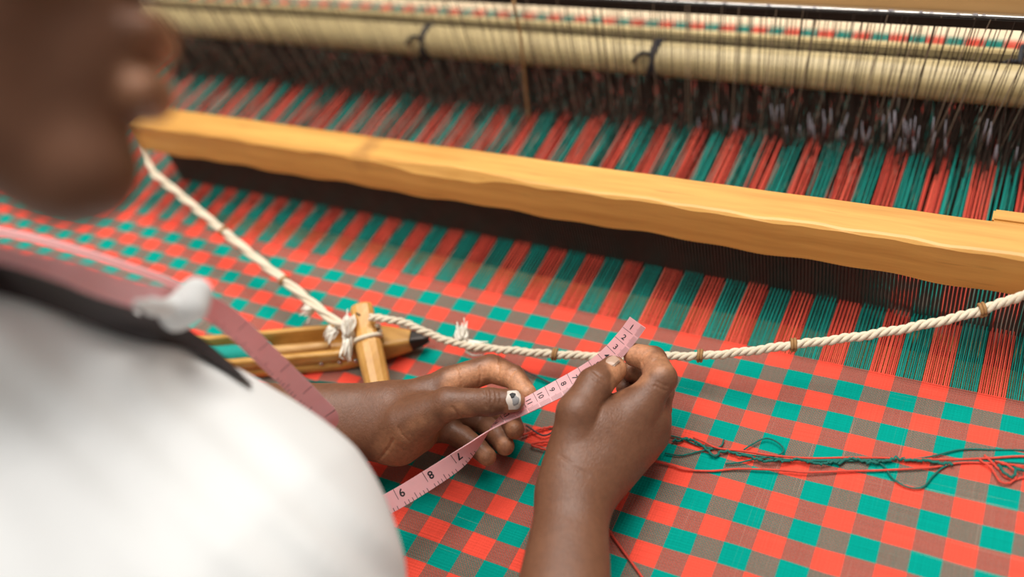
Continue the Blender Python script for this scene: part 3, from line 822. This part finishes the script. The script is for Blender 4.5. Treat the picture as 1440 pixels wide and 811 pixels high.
# ---- right hand and forearm
right = dict(
    index=([J(900, 572, .686), J(929, 532, .690), J(918, 506, .708), J(893, 499, .716)], [.0135, .0125, .0108, .0092]),
    middle=([J(916, 590, .694), J(928, 550, .720), J(908, 527, .738), J(888, 522, .736)], [.0128, .0112, .0095, .0085]),
    ring=([J(916, 610, .700), J(926, 575, .735), J(900, 552, .748), J(880, 545, .744)], [.0120, .0105, .0090, .0080]),
    little=([J(900, 630, .704), J(908, 600, .738), J(885, 575, .750), J(866, 568, .748)], [.0112, .0095, .0085, .0075]),
    thumb=([J(806, 640, .676), J(812, 580, .674), J(836, 541, .684), J(862, 519, .698)], [.0190, .0150, .0128, .0105]))
RWr = J(805, 706, .655)
RE = np.array([-0.012, -0.43, 0.058])
Rpalm = [(J(800, 692, .662), J(900, 574, .690), .0205, .0145), (J(808, 695, .662), J(916, 592, .697), .0205, .0135),
         (J(812, 698, .664), J(914, 612, .702), .0200, .0130), (J(818, 698, .668), J(898, 632, .706), .0190, .0130),
         (J(800, 660, .668), J(830, 590, .686), .0190, .0160), (J(845, 600, .684), J(880, 580, .692), .0190, .0160)]
Rarm = [(J(793, 704, .660), RE + np.array([-.012, 0, 0]), .0185, .036), (J(818, 706, .660), RE + np.array([.012, 0, 0]), .0185, .036)]
rf = hand_fn(right, Rpalm, Rarm)
allp = np.array([q for h in right.values() for q in h[0]] + [RE])
rf = groove(rf, allp.min(0) - 0.05, allp.max(0) + 0.05, [
    (.0006, [(905, 515), (902, 508), (905, 500), (913, 494)]), (.0006, [(918, 508), (926, 503), (934, 500)]), (.0005, [(922, 536), (930, 540), (938, 543)]), (.0005, [(920, 542), (929, 546), (937, 549)]),
    (.0005, [(834, 522), (842, 528), (850, 534)]), (.0005, [(829, 527), (837, 534), (845, 541)]), (.0005, [(806, 656), (816, 661), (828, 668)]), (.0005, [(786, 640), (796, 646), (806, 652)])])
rv, rfc = sdf_mesh(rf, allp.min(0) - 0.05, allp.max(0) + 0.05, 0.0011)

# ---- head, neck, torso, upper arms
c_r, c_u, c_f = RW[0], -RW[1], RW[2]
hf = 0.95 * c_r + 0.22 * c_f - 0.07 * c_u; hf /= np.linalg.norm(hf)
hu = c_u - hf * (c_u @ hf); hu /= np.linalg.norm(hu)
hl = np.cross(hu, hf)                    # person's left
HM = np.stack([hf, hl, hu])              # rows: forward, left, up
mouth = dep(226, 97, .345)
HO = mouth - (9.5 * hf - 5.7 * hu) * cm  # head centre
def hw(x, y, z): return HO + (x * hf + y * hl + z * hu) * cm
RS = dep(340, 790, .52); RS_in = RS
LS = np.array([-0.52, -0.345, 0.215]); NB = dep(-190, 540, .52)
LEf = LE
def head_fn(p):
    q = ((p - HO) @ HM.T) / cm
    d = ellip(q, (-1.5, 0, 3.5), (9.3, 7.3, 8.8))
    d = smin(d, ellip(q, (2.3, 0, -2.3), (6.0, 5.7, 7.6)), 2.0)
    for s in (-1, 1):
        d = smin(d, cone(q, (-1.5, 4.5 * s, -6.3), (6.2, 0.7 * s, -9.6), 1.9, 1.7), 2.2)
        d = smin(d, ellip(q, (5.2, 3.7 * s, -1.8), (2.2, 2.2, 2.2)), 1.5)
    d = smin(d, ball(q, (7.3, 0, -9.7), 1.7), 1.4)
    d = smin(d, ellip(q, (6.8, 0, -5.6), (2.2, 2.8, 3.0)), 1.2)
    d = smin(d, cone(q, (8.0, -3.4, 2.5), (8.0, 3.4, 2.5), 0.8, 0.8), 1.0)
    d = smin(d, cone(q, (8.2, 0, 1.6), (10.0, 0, -1.6), 0.8, 1.1), 0.8)
    for s in (-1, 1):
        d = smin(d, ball(q, (9.0, 1.35 * s, -1.9), 0.85), 0.5)
        d = smin(d, -smin(-1e3 + 0 * d, -ball(q, (9.3, 3.2 * s, 0.9), 1.5), 0), 0) if False else np.maximum(d, -ball(q, (9.4, 3.2 * s, 0.9), 1.5))
        d = smin(d, ball(q, (7.0, 3.1 * s, 0.9), 1.35), 0.3)
        d = smin(d, ellip(q, (-1.2, 7.2 * s, -0.2), (1.9, 0.8, 3.1)), 0.4)
    d = smin(d, ellip(q, (9.0, 0, -4.65), (1.05, 2.4, 0.95)), 0.35)
    d = smin(d, ellip(q, (9.1, 0, -6.75), (1.0, 2.1, 1.0)), 0.35)
    return d * cm
def body_fn(p):
    d = head_fn(p)
    nk = cone(p, hw(-4.8, 0, -4.5), NB, 0.046, 0.052)
    t_ = smin(cone(p, NB - np.array([0, .01, .05]), np.array([-0.40, -0.86, -0.27]), 0.085, 0.095), cone(p, RS + np.array([-.05, 0, 0]), LS + np.array([.05, 0, 0]), 0.055, 0.055), 0.06)
    t_ = smin(t_, cone(p, RS, RE, 0.044, 0.034), 0.03)
    t_ = smin(t_, cone(p, LS, LE, 0.050, 0.034), 0.03)
    return smin(smin(d, nk, 0.02), t_, 0.03)
lo = np.array([-0.72, -1.0, -0.40]); hi = np.array([0.12, -0.05, 0.70])
bv, bf = sdf_mesh(body_fn, lo, hi, 0.0034)
V = np.concatenate([bv, lv, rv]); Fc = np.concatenate([bf, lfc + len(bv), rfc + len(bv) + len(lv)])
person = fast_obj('person', V, Fc, 'skin')
person['label'] = 'person in a white shirt leaning over the loom holding a pink tape measure'
person['category'] = 'person'
# paler pigment of palms, finger pads and lips
palmv = np.zeros(len(V))
def paint(c, r, s, soft=0.45):
    d = np.linalg.norm(V - c, axis=1) / r
    w = np.clip((1 - d) / soft, 0, 1); w = w * w * (3 - 2 * w)
    np.maximum(palmv, w * s, out=palmv)
for px, py, k, r, s in ((655, 545, .738, .024, .85), (690, 535, .738, .022, .95), (715, 540, .728, .018, .9), (742, 558, .716, .020, .9),
                        (724, 607, .738, .013, .55), (712, 630, .738, .014, .6), (688, 644, .733, .014, .7), (735, 566, .700, .008, .75),
                        (575, 645, .722, .034, .55), (615, 622, .730, .028, .5), (600, 612, .712, .022, .35), (645, 585, .705, .016, .4), (722, 578, .700, .009, .5),
                        (893, 499, .705, .018, .75), (925, 512, .690, .016, .45), (871, 520, .688, .013, .8), (905, 535, .69, .014, .45), (888, 522, .725, .012, .5), (866, 540, .683, .010, .5)):
    paint(J(px, py, k), r, s)
paint(hw(9.8, 0, -4.7), .015, .8); paint(hw(9.6, 0, -6.8), .015, .75)
for y in (-1.4, 1.4): paint(hw(9.2, y, -4.8), .011, .3); paint(hw(9.0, y, -6.8), .011, .35)
vert_attr(person, 'palm', palmv)

# nails
def nail(c, along, normal, ln, w, mat, label, lift=0.0008):
    along = np.asarray(along, float); along /= np.linalg.norm(along)
    normal = normal - along * (normal @ along); normal /= np.linalg.norm(normal)
    side = np.cross(normal, along); vs = []; fs = []; nu, nv_ = 9, 11
    for a in range(nu):
        u = a / (nu - 1) * 2 - 1
        for b in range(nv_):
            s = b / (nv_ - 1) * 2 - 1
            ww = w * math.sqrt(max(0, 1 - max(0, abs(u) - 0.45) ** 2 / 0.42)) 
            drop = 0.45 * w * s * s + 0.10 * ln * u * u
            vs.append(c + along * u * ln + side * s * ww + normal * (lift - drop))
    for a in range(nu - 1):
        for b in range(nv_ - 1):
            k = a * nv_ + b; fs.append([k, k + 1, k + nv_ + 1, k + nv_])
    n = len(vs); vs = np.array(vs); low = vs - normal * 0.0012
    fs2 = fs + [[q + n for q in r[::-1]] for r in fs]
    o = mesh_obj('thumbnail', np.r_[vs, low], fs2, mat, person, label=label)
    return o, along, normal, side
def surf(px, py, bvh):
    d = Vector(ray(px, py)).normalized(); h = bvh.ray_cast(Vector(CAM), d)
    return np.array(h[0]), np.array(h[1])
bvh = BVHTree.FromPolygons(V[len(bv):].tolist(), (Fc[len(bf):] - len(bv)).tolist())
c, n = surf(721, 562, bvh)
if n @ (c - CAM) > 0: n = -n
tdir = left['thumb'][0][3] - left['thumb'][0][2]
n0, al, no, sdv = nail(c, tdir, n, .0062, .0072, 'nail', 'pale thumbnail with chipped black polish')
def blot(cx, cy, rx, ry, mat, lab, z=0.0014):
    vs = []; nr, na = 4, 20
    for q in range(nr + 1):
        for a in np.arange(na) / na * 2 * math.pi:
            w = (1 + 0.13 * math.sin(3 * a + cx * 900) + 0.08 * math.sin(5 * a)) * (q / nr if q else 0.02)
            x_ = cx + rx * w * math.cos(a); y_ = cy + ry * w * math.sin(a)
            edge = 0.0007 if q == nr else 0.0
            vs.append(c + al * x_ + sdv * y_ + no * (z - edge - 0.45 * .0072 * (y_ / .0072) ** 2 - 0.1 * .0062 * (x_ / .0062) ** 2))
    f = [[q * na + k, q * na + (k + 1) % na, (q + 1) * na + (k + 1) % na, (q + 1) * na + k] for q in range(nr) for k in range(na)]
    f.append(list(range(na))[::-1])
    mesh_obj('nail_polish', np.array(vs), f, mat, n0, label=lab)
sgn = 1 if (sdv @ c_u) > 0 else -1
blot(0.0020, -0.0004 * sgn, .0030, .0046, 'nail_grey', 'worn grey polish', 0.0012)
blot(0.0002, 0.0034 * sgn, .0022, .0022, 'nail_polish', 'black chip of polish', 0.0016)
c2_, n2_ = surf(857, 505, bvh)
if n2_ @ (c2_ - CAM) > 0: n2_ = -n2_
MAT['nail2'] = plain_mat('natural_nail', (0.50, 0.33, 0.24), 0.3, 0.1, 200)
nail(c2_, right['thumb'][0][3] - right['thumb'][0][2], n2_ + 0.9 * c_u - 0.5 * c_r, .0058, .0065, 'nail2', 'natural pale brown thumbnail')

# hair and eyes (above the frame)
def hair_fn(p):
    q = ((p - HO) @ HM.T) / cm
    d = ellip(q, (-1.7, 0, 3.7), (9.9, 7.85, 9.4))
    return np.maximum(d, (q[:, 0] * 0.72 - q[:, 2] * 0.62 - 2.0)) * cm
v, f = sdf_mesh(hair_fn, HO - 0.15, HO + 0.17, 0.0036)
o = fast_obj('hair', v, f, 'hair', person); o['label'] = 'close-cropped black hair'
for s in (-1, 1):
    v, f = tube(catmull([hw(7.9, 3.1 * s - .9, .75), hw(8.25, 3.1 * s, .7), hw(7.9, 3.1 * s + .9, .75)], 8), [.0008, .002, .0026, .003, .003, .0026, .002, .0008], 8)
    mesh_obj('eye', v, f, 'eye', person)

# ---- shirt
def shirt_fn(p, infl=0.0):
    d = chain(p, [dep(-150, 500, .46), dep(-40, 476, .46), dep(146, 527, .505), dep(285, 580, .555)], [.040, .0400, .0340, .0150], 0.015)
    d = smin(d, ball(p, RS, .0880), 0.022)
    d = smin(d, cone(p, dep(140, 790, .54), np.array([-0.40, -0.86, -0.25]), 0.120, 0.112), 0.05)
    d = smin(d, cone(p, dep(250, 705, .56), dep(60, 650, .56), 0.060, 0.085), 0.05)
    d = smin(d, cone(p, NB + np.array([-.03, -.02, -.05]), LS, 0.075, 0.075), 0.05)
    d = smin(d, cone(p, NB - np.array([0, .01, .055]), np.array([-0.40, -0.86, -0.27]), 0.098, 0.112), 0.02)
    d = smin(d, cone(p, RS + np.array([-.05, 0, 0]), LS + np.array([.05, 0, 0]), 0.062, 0.066), 0.02)
    slv = chain(p, [RS, RS + (RE - RS) * 0.30, RS + (RE - RS) * 0.72], [.080, .050, .054], .01)
    d = smin(d, slv, 0.02)
    d = smin(d, cone(p, LS, LS + (LE - LS) * 0.75, .078, .062), 0.03)
    fold = 0.0016 * np.sin(p[:, 0] * 70 + 30 * p[:, 2] + 14 * np.sin(p[:, 1] * 17)) * np.clip((p[:, 0] + 0.45) * 3, 0, 1)
    d = d + fold
    # open sleeve ends and hem
    for s_, e_, k in ((RS, RE, .72), (LS, LE, .75)):
        u = (e_ - s_) / np.linalg.norm(e_ - s_); L_ = np.linalg.norm(e_ - s_) * k
        cut = (p - s_) @ u - L_
        near = np.linalg.norm(p - (s_ + u * L_), axis=1) - 0.12
        d = np.where(near < 0, np.maximum(d, cut), d)
        hole = np.maximum(cone(p, s_ + u * (L_ - 0.01), s_ + u * (L_ + 0.05), .0415, .0415), -near * 0 - 1)
        d = np.maximum(d, -hole)
    return d
v, f = sdf_mesh(shirt_fn, (-0.80, -1.02, -0.42), (0.20, -0.05, 0.46), 0.0042)
shirt = fast_obj('shirt', v, f, 'shirt', person)
shirt['label'] = 'loose white cotton shirt'
sbvh = BVHTree.FromPolygons(v.tolist(), f.tolist())
def on_shirt(px, py, fallback, lift=0.003):
    d = Vector(ray(px, py)); d.normalize()
    h = sbvh.ray_cast(Vector(CAM), d)
    p = np.array(h[0]) if h[0] is not None and (RW[2] @ (np.array(h[0]) - CAM)) < fallback + 0.09 else dep(px, py, fallback)
    return p - np.array(d) * lift
up_e = [(-90, 352), (0, 367), (67, 380), (133, 410), (187, 433), (233, 445), (267, 464), (300, 490), (333, 520), (352, 540)]
lo_e = [(-90, 400), (0, 413), (67, 433), (133, 457), (187, 478), (233, 485), (262, 487), (297, 506), (330, 527), (352, 543)]
fall = [.45, .46, .475, .49, .505, .52, .53, .545, .56, .57]
nc = 8; grid = []
U = catmull(np.array(up_e, float), 44); Lw = catmull(np.array(lo_e, float), 44)
fs_ = np.interp(np.linspace(0, 1, 44), np.linspace(0, 1, len(fall)), fall)
for a in range(44):
    rowp = []
    for b in range(nc):
        w = b / (nc - 1); px, py = U[a] * (1 - w) + Lw[a] * w
        rowp.append(on_shirt(px, py, fs_[a] - 0.035 * w, 0.010))
    grid.append(rowp)
grid = np.array(grid)
for _ in range(6):
    g2 = grid.copy(); g2[1:-1] = (grid[:-2] + grid[2:] + 2 * grid[1:-1]) / 4
    g3 = g2.copy(); g3[:, 1:-1] = (g2[:, :-2] + g2[:, 2:] + 2 * g2[:, 1:-1]) / 4
    grid = g3
n_ = 44 * nc; back = grid + 0.003 * RW[2]
fs = []
for a in range(43):
    for b in range(nc - 1):
        k = a * nc + b; fs.append([k, k + 1, k + nc + 1, k + nc])
fs = fs + [[q + n_ for q in r[::-1]] for r in fs]
for a in range(43):
    for b in (0, nc - 1):
        k = a * nc + b; fs.append([k, k + nc, k + nc + n_, k + n_])
mesh_obj('collar_band', np.r_[grid.reshape(-1, 3), back.reshape(-1, 3)], fs, 'collar', shirt, label='charcoal band along the neckline')
# white knotted tie at the collar
kc = dep(262, 428, .505)
def knot_fn(p):
    d = cone(p, dep(248, 442, .490), dep(276, 412, .495), .0092, .0086)
    d = smin(d, ball(p, dep(270, 432, .490), .0086), .004)
    d = smin(d, chain(p, [dep(238, 434, .484), dep(215, 431, .466), dep(192, 427, .450)], [.0055, .0042, .0022], .003), .004)
    return d
v, f = sdf_mesh(knot_fn, kc - 0.06, kc + 0.06, 0.0015)
o = fast_obj('collar_knot', v, f, 'shirt', shirt); o['label'] = 'white knotted tie end on the dark collar band'

# ================================================================== tape measure
def camvec(a, b, c): 
    w = a * RW[0] + b * RW[1] + c * RW[2]; return w / np.linalg.norm(w)
tp = [  # px, py, depth, width direction in camera axes (right, down, forward)
    (897, 453, .7120, .86, .47, .05), (884, 471, .7120, .84, .50, .0), (866, 492, .7105, .80, .55, -.10), (842, 514, .7100, .70, .64, -.20),
    (815, 531, .7110, .58, .70, -.38), (785, 547, .7120, .50, .68, -.52), (758, 561, .7120, .42, .64, -.64), (735, 573, .7110, .36, .56, -.75),
    (715, 584, .7095, .26, .36, -.89), (697, 597, .7080, .08, .10, -.99), (681, 612, .7060, -.16, -.22, -.95), (664, 629, .7040, -.34, -.52, -.75),
    (642, 648, .7020, -.48, -.78, -.35), (606, 672, .6990, -.50, -.83, -.05), (567, 696, .6950, -.50, -.85, .10), (530, 716, .6900, -.48, -.86, .05),
    (480, 740, .6850, -.45, -.88, .0), (420, 752, .6800, -.2, -.95, .1), (385, 720, .6720, .5, -.8, .2), (390, 660, .6600, .95, -.2, .1), (440, 615, .6500, .93, .05, .3),
    (462, 592, .6450, .85, -.45, .25), (441, 566, .6350, .83, -.5, .25), (408, 533, .6200, .80, -.55, .25), (372, 498, .6000, .75, -.6, .25), (335, 462, .5750, .7, -.65, .2), (296, 434, .5480, .6, -.75, .2),
    (258, 426, .5150, .40, -.75, .5), (205, 418, .4800, .16, -.42, .89), (150, 402, .4550, .16, -.42, .89), (90, 381, .4350, .16, -.4, .9), (20, 362, .4250, .16, -.4, .9),
    (-60, 345, .4350, .2, -.6, .8), (-150, 335, .4450, .0, -.9, .4), (-210, 330, .4800, -.1, -.9, .3), (-180, 315, .5300, -.1, -.9, -.3),
    (-90, 318, .5550, .1, -.7, -.6), (0, 326, .5600, .14, -.34, -.93), (80, 344, .5600, .14, -.34, -.93), (170, 372, .5600, .16, -.36, -.92), (245, 400, .5620, .2, -.4, -.9), (275, 425, .5680, .4, -.6, -.6)]
ctr = np.array([dep(*q[:3]) for q in tp]); wv = np.array([camvec(*q[3:]) for q in tp])
NSM = 700
allc = catmull(np.c_[ctr, wv], NSM)
tc, tw = allc[:, :3], allc[:, 3:]
tt_ = np.gradient(tc, axis=0); tt_ /= np.linalg.norm(tt_, axis=1)[:, None]
tw -= tt_ * (tw * tt_).sum(1)[:, None]; tw /= np.linalg.norm(tw, axis=1)[:, None]
tn = np.cross(tt_, tw)
slen = np.r_[0, np.cumsum(np.linalg.norm(np.diff(tc, axis=0), axis=1))]
TW = 0.0075; TH = 0.0004
def tape_pt(s, w, h):
    """s along the tape (m), w across (-1..1), h along the face normal (m)"""
    k = np.clip(np.interp(s, slen, np.arange(NSM)), 0, NSM - 1.001); a = k.astype(int); u = (k - a)[:, None]
    ip = lambda arr: arr[a] * (1 - u) + arr[a + 1] * u
    return ip(tc) + ip(tw) * (w * TW)[:, None] + ip(tn) * h[:, None]
S_ = slen; one = np.ones(NSM)
rings = np.stack([tape_pt(S_, -one, TH * one), tape_pt(S_, 0 * one, TH * one), tape_pt(S_, one, TH * one), tape_pt(S_, one, -TH * one), tape_pt(S_, 0 * one, -TH * one), tape_pt(S_, -one, -TH * one)], 1)
fs = []
for k in range(NSM - 1):
    for q in range(6):
        r = (q + 1) % 6; fs.append([k * 6 + q, k * 6 + r, (k + 1) * 6 + r, (k + 1) * 6 + q])
fs += [[0, 1, 4, 5], [1, 2, 3, 4]] + [[(NSM - 1) * 6 + q for q in r] for r in ((5, 4, 1, 0), (4, 3, 2, 1))]
tape = mesh_obj('tape_measure', rings.reshape(-1, 3), fs, 'tape', smooth=False, label='pink tape measure hung round the neck and pulled taut between both hands', cat='tape measure')
# which face sign looks at the camera at the two stretches
def face_sign(s):
    p = tape_pt(np.array([s]), np.zeros(1), np.zeros(1))[0]; nq = tape_pt(np.array([s]), np.zeros(1), np.ones(1))[0] - p
    return 1 if nq @ (CAM - p) > 0 else -1
fs_cm = face_sign(0.03)
proj = RW @ (tc - CAM).T; tq = np.c_[720 + FPX * proj[0] / proj[2], 405.5 + FPX * proj[1] / proj[2]]
def s_at(px, py):
    k = int(np.argmin(np.hypot(tq[:400, 0] - px, tq[:400, 1] - py))); return slen[k]
def quad_marks(name, quads, sign, parent, label):
    mb = MB()
    for s0, w0, s1, w1 in quads:
        n = 6; ss = np.linspace(s0, s1, n); ww = np.linspace(w0, w1, n)
        # thin bar from (s0,w0) to (s1,w1) with half thickness hs
        dv = np.array([s1 - s0, (w1 - w0) * TW]); dv /= np.linalg.norm(dv) + 1e-12; pv = np.array([-dv[1], dv[0]]) * HS
        a = tape_pt(ss + pv[0], ww + pv[1] / TW, np.full(n, sign * (TH + 0.00012))); b = tape_pt(ss - pv[0], ww - pv[1] / TW, np.full(n, sign * (TH + 0.00012)))
        v = np.empty((2 * n, 3)); v[0::2] = a; v[1::2] = b
        mb.add(v, [[2 * k, 2 * k + 1, 2 * k + 3, 2 * k + 2] for k in range(n - 1)])
    return mb.obj(name, 'ink', parent, kind='stuff', label=label, smooth=False)
HS = 0.00016
cmq = []
s0_ = 0.0
for k in range(1, 17):
    cmq.append((k * cm, -1, k * cm, 0.25))
quad_marks('centimetre_lines', cmq, fs_cm, tape, 'centimetre division lines')
HS = 0.00012
mm = []
for k in range(1, 170):
    if k % 10: mm.append((k * 0.001, 1, k * 0.001, 0.45 if k % 5 else 0.3))
quad_marks('millimetre_ticks', mm, fs_cm, tape, 'fine millimetre ticks')
fs_in = face_sign(s_at(590, 682))
s8 = s_at(600, 676); s9 = s_at(560, 700); inch = 0.0254
HS = 0.00022
iq = []
for k in range(-2, 14):
    iq.append((s8 + k * inch, -1, s8 + k * inch, 0.95 if False else 1.0))
iq = [(a, 1, a, -0.15) for a, _, _, _ in iq]
HS = 0.00020
for k in range(-16, 14 * 8):
    if k % 8: iq.append((s8 + k * inch / 8, -1, s8 + k * inch / 8, -0.62 if k % 4 else -0.35))
quad_marks('inch_ticks', [(a, b, c_, d_) for a, b, c_, d_ in iq if a > s_at(664, 629) - 0.001], fs_in, tape, 'inch division ticks')
def numeral(txt, s, w, size, sdir, wdir, sign, bold=0.0):
    cu = bpy.data.curves.new('numeral', 'FONT'); cu.body = txt; cu.size = 1.0; cu.align_x = 'CENTER'; cu.align_y = 'CENTER'; cu.offset = bold; cu.resolution_u = 4
    o = bpy.data.objects.new('numeral_tmp', cu); col.objects.link(o)
    dg = bpy.context.evaluated_depsgraph_get(); me = bpy.data.meshes.new_from_object(o.evaluated_get(dg))
    bpy.data.objects.remove(o)
    vv = np.array([x.co for x in me.vertices]); ff = [list(p.vertices) for p in me.polygons]; bpy.data.meshes.remove(me)
    x = (vv[:, 0] - (vv[:, 0].min() + vv[:, 0].max()) / 2) * size; y = (vv[:, 1] - (vv[:, 1].min() + vv[:, 1].max()) / 2) * size
    # sdir: (coefficient of text x, text y) along s ; wdir likewise across the tape
    P = tape_pt(s + sdir[0] * x + sdir[1] * y, w + (wdir[0] * x + wdir[1] * y) / TW, np.full(len(vv), sign * (TH + 0.00014)))
    return mesh_obj('numeral', P, ff, 'ink', tape, smooth=False)
for k in range(1, 15):
    numeral(str(k), k * cm - 0.0042, -0.25, 0.0062, (0, -1), (1, 0), fs_cm, 0.012)
for k, n in enumerate(('7', '8', '9', '10', '11')):
    numeral(n, s8 + (k - 1) * inch + 0.0045 * (-1) , 0.30, 0.0085, (1, 0), (0, -1), fs_in, 0.02)
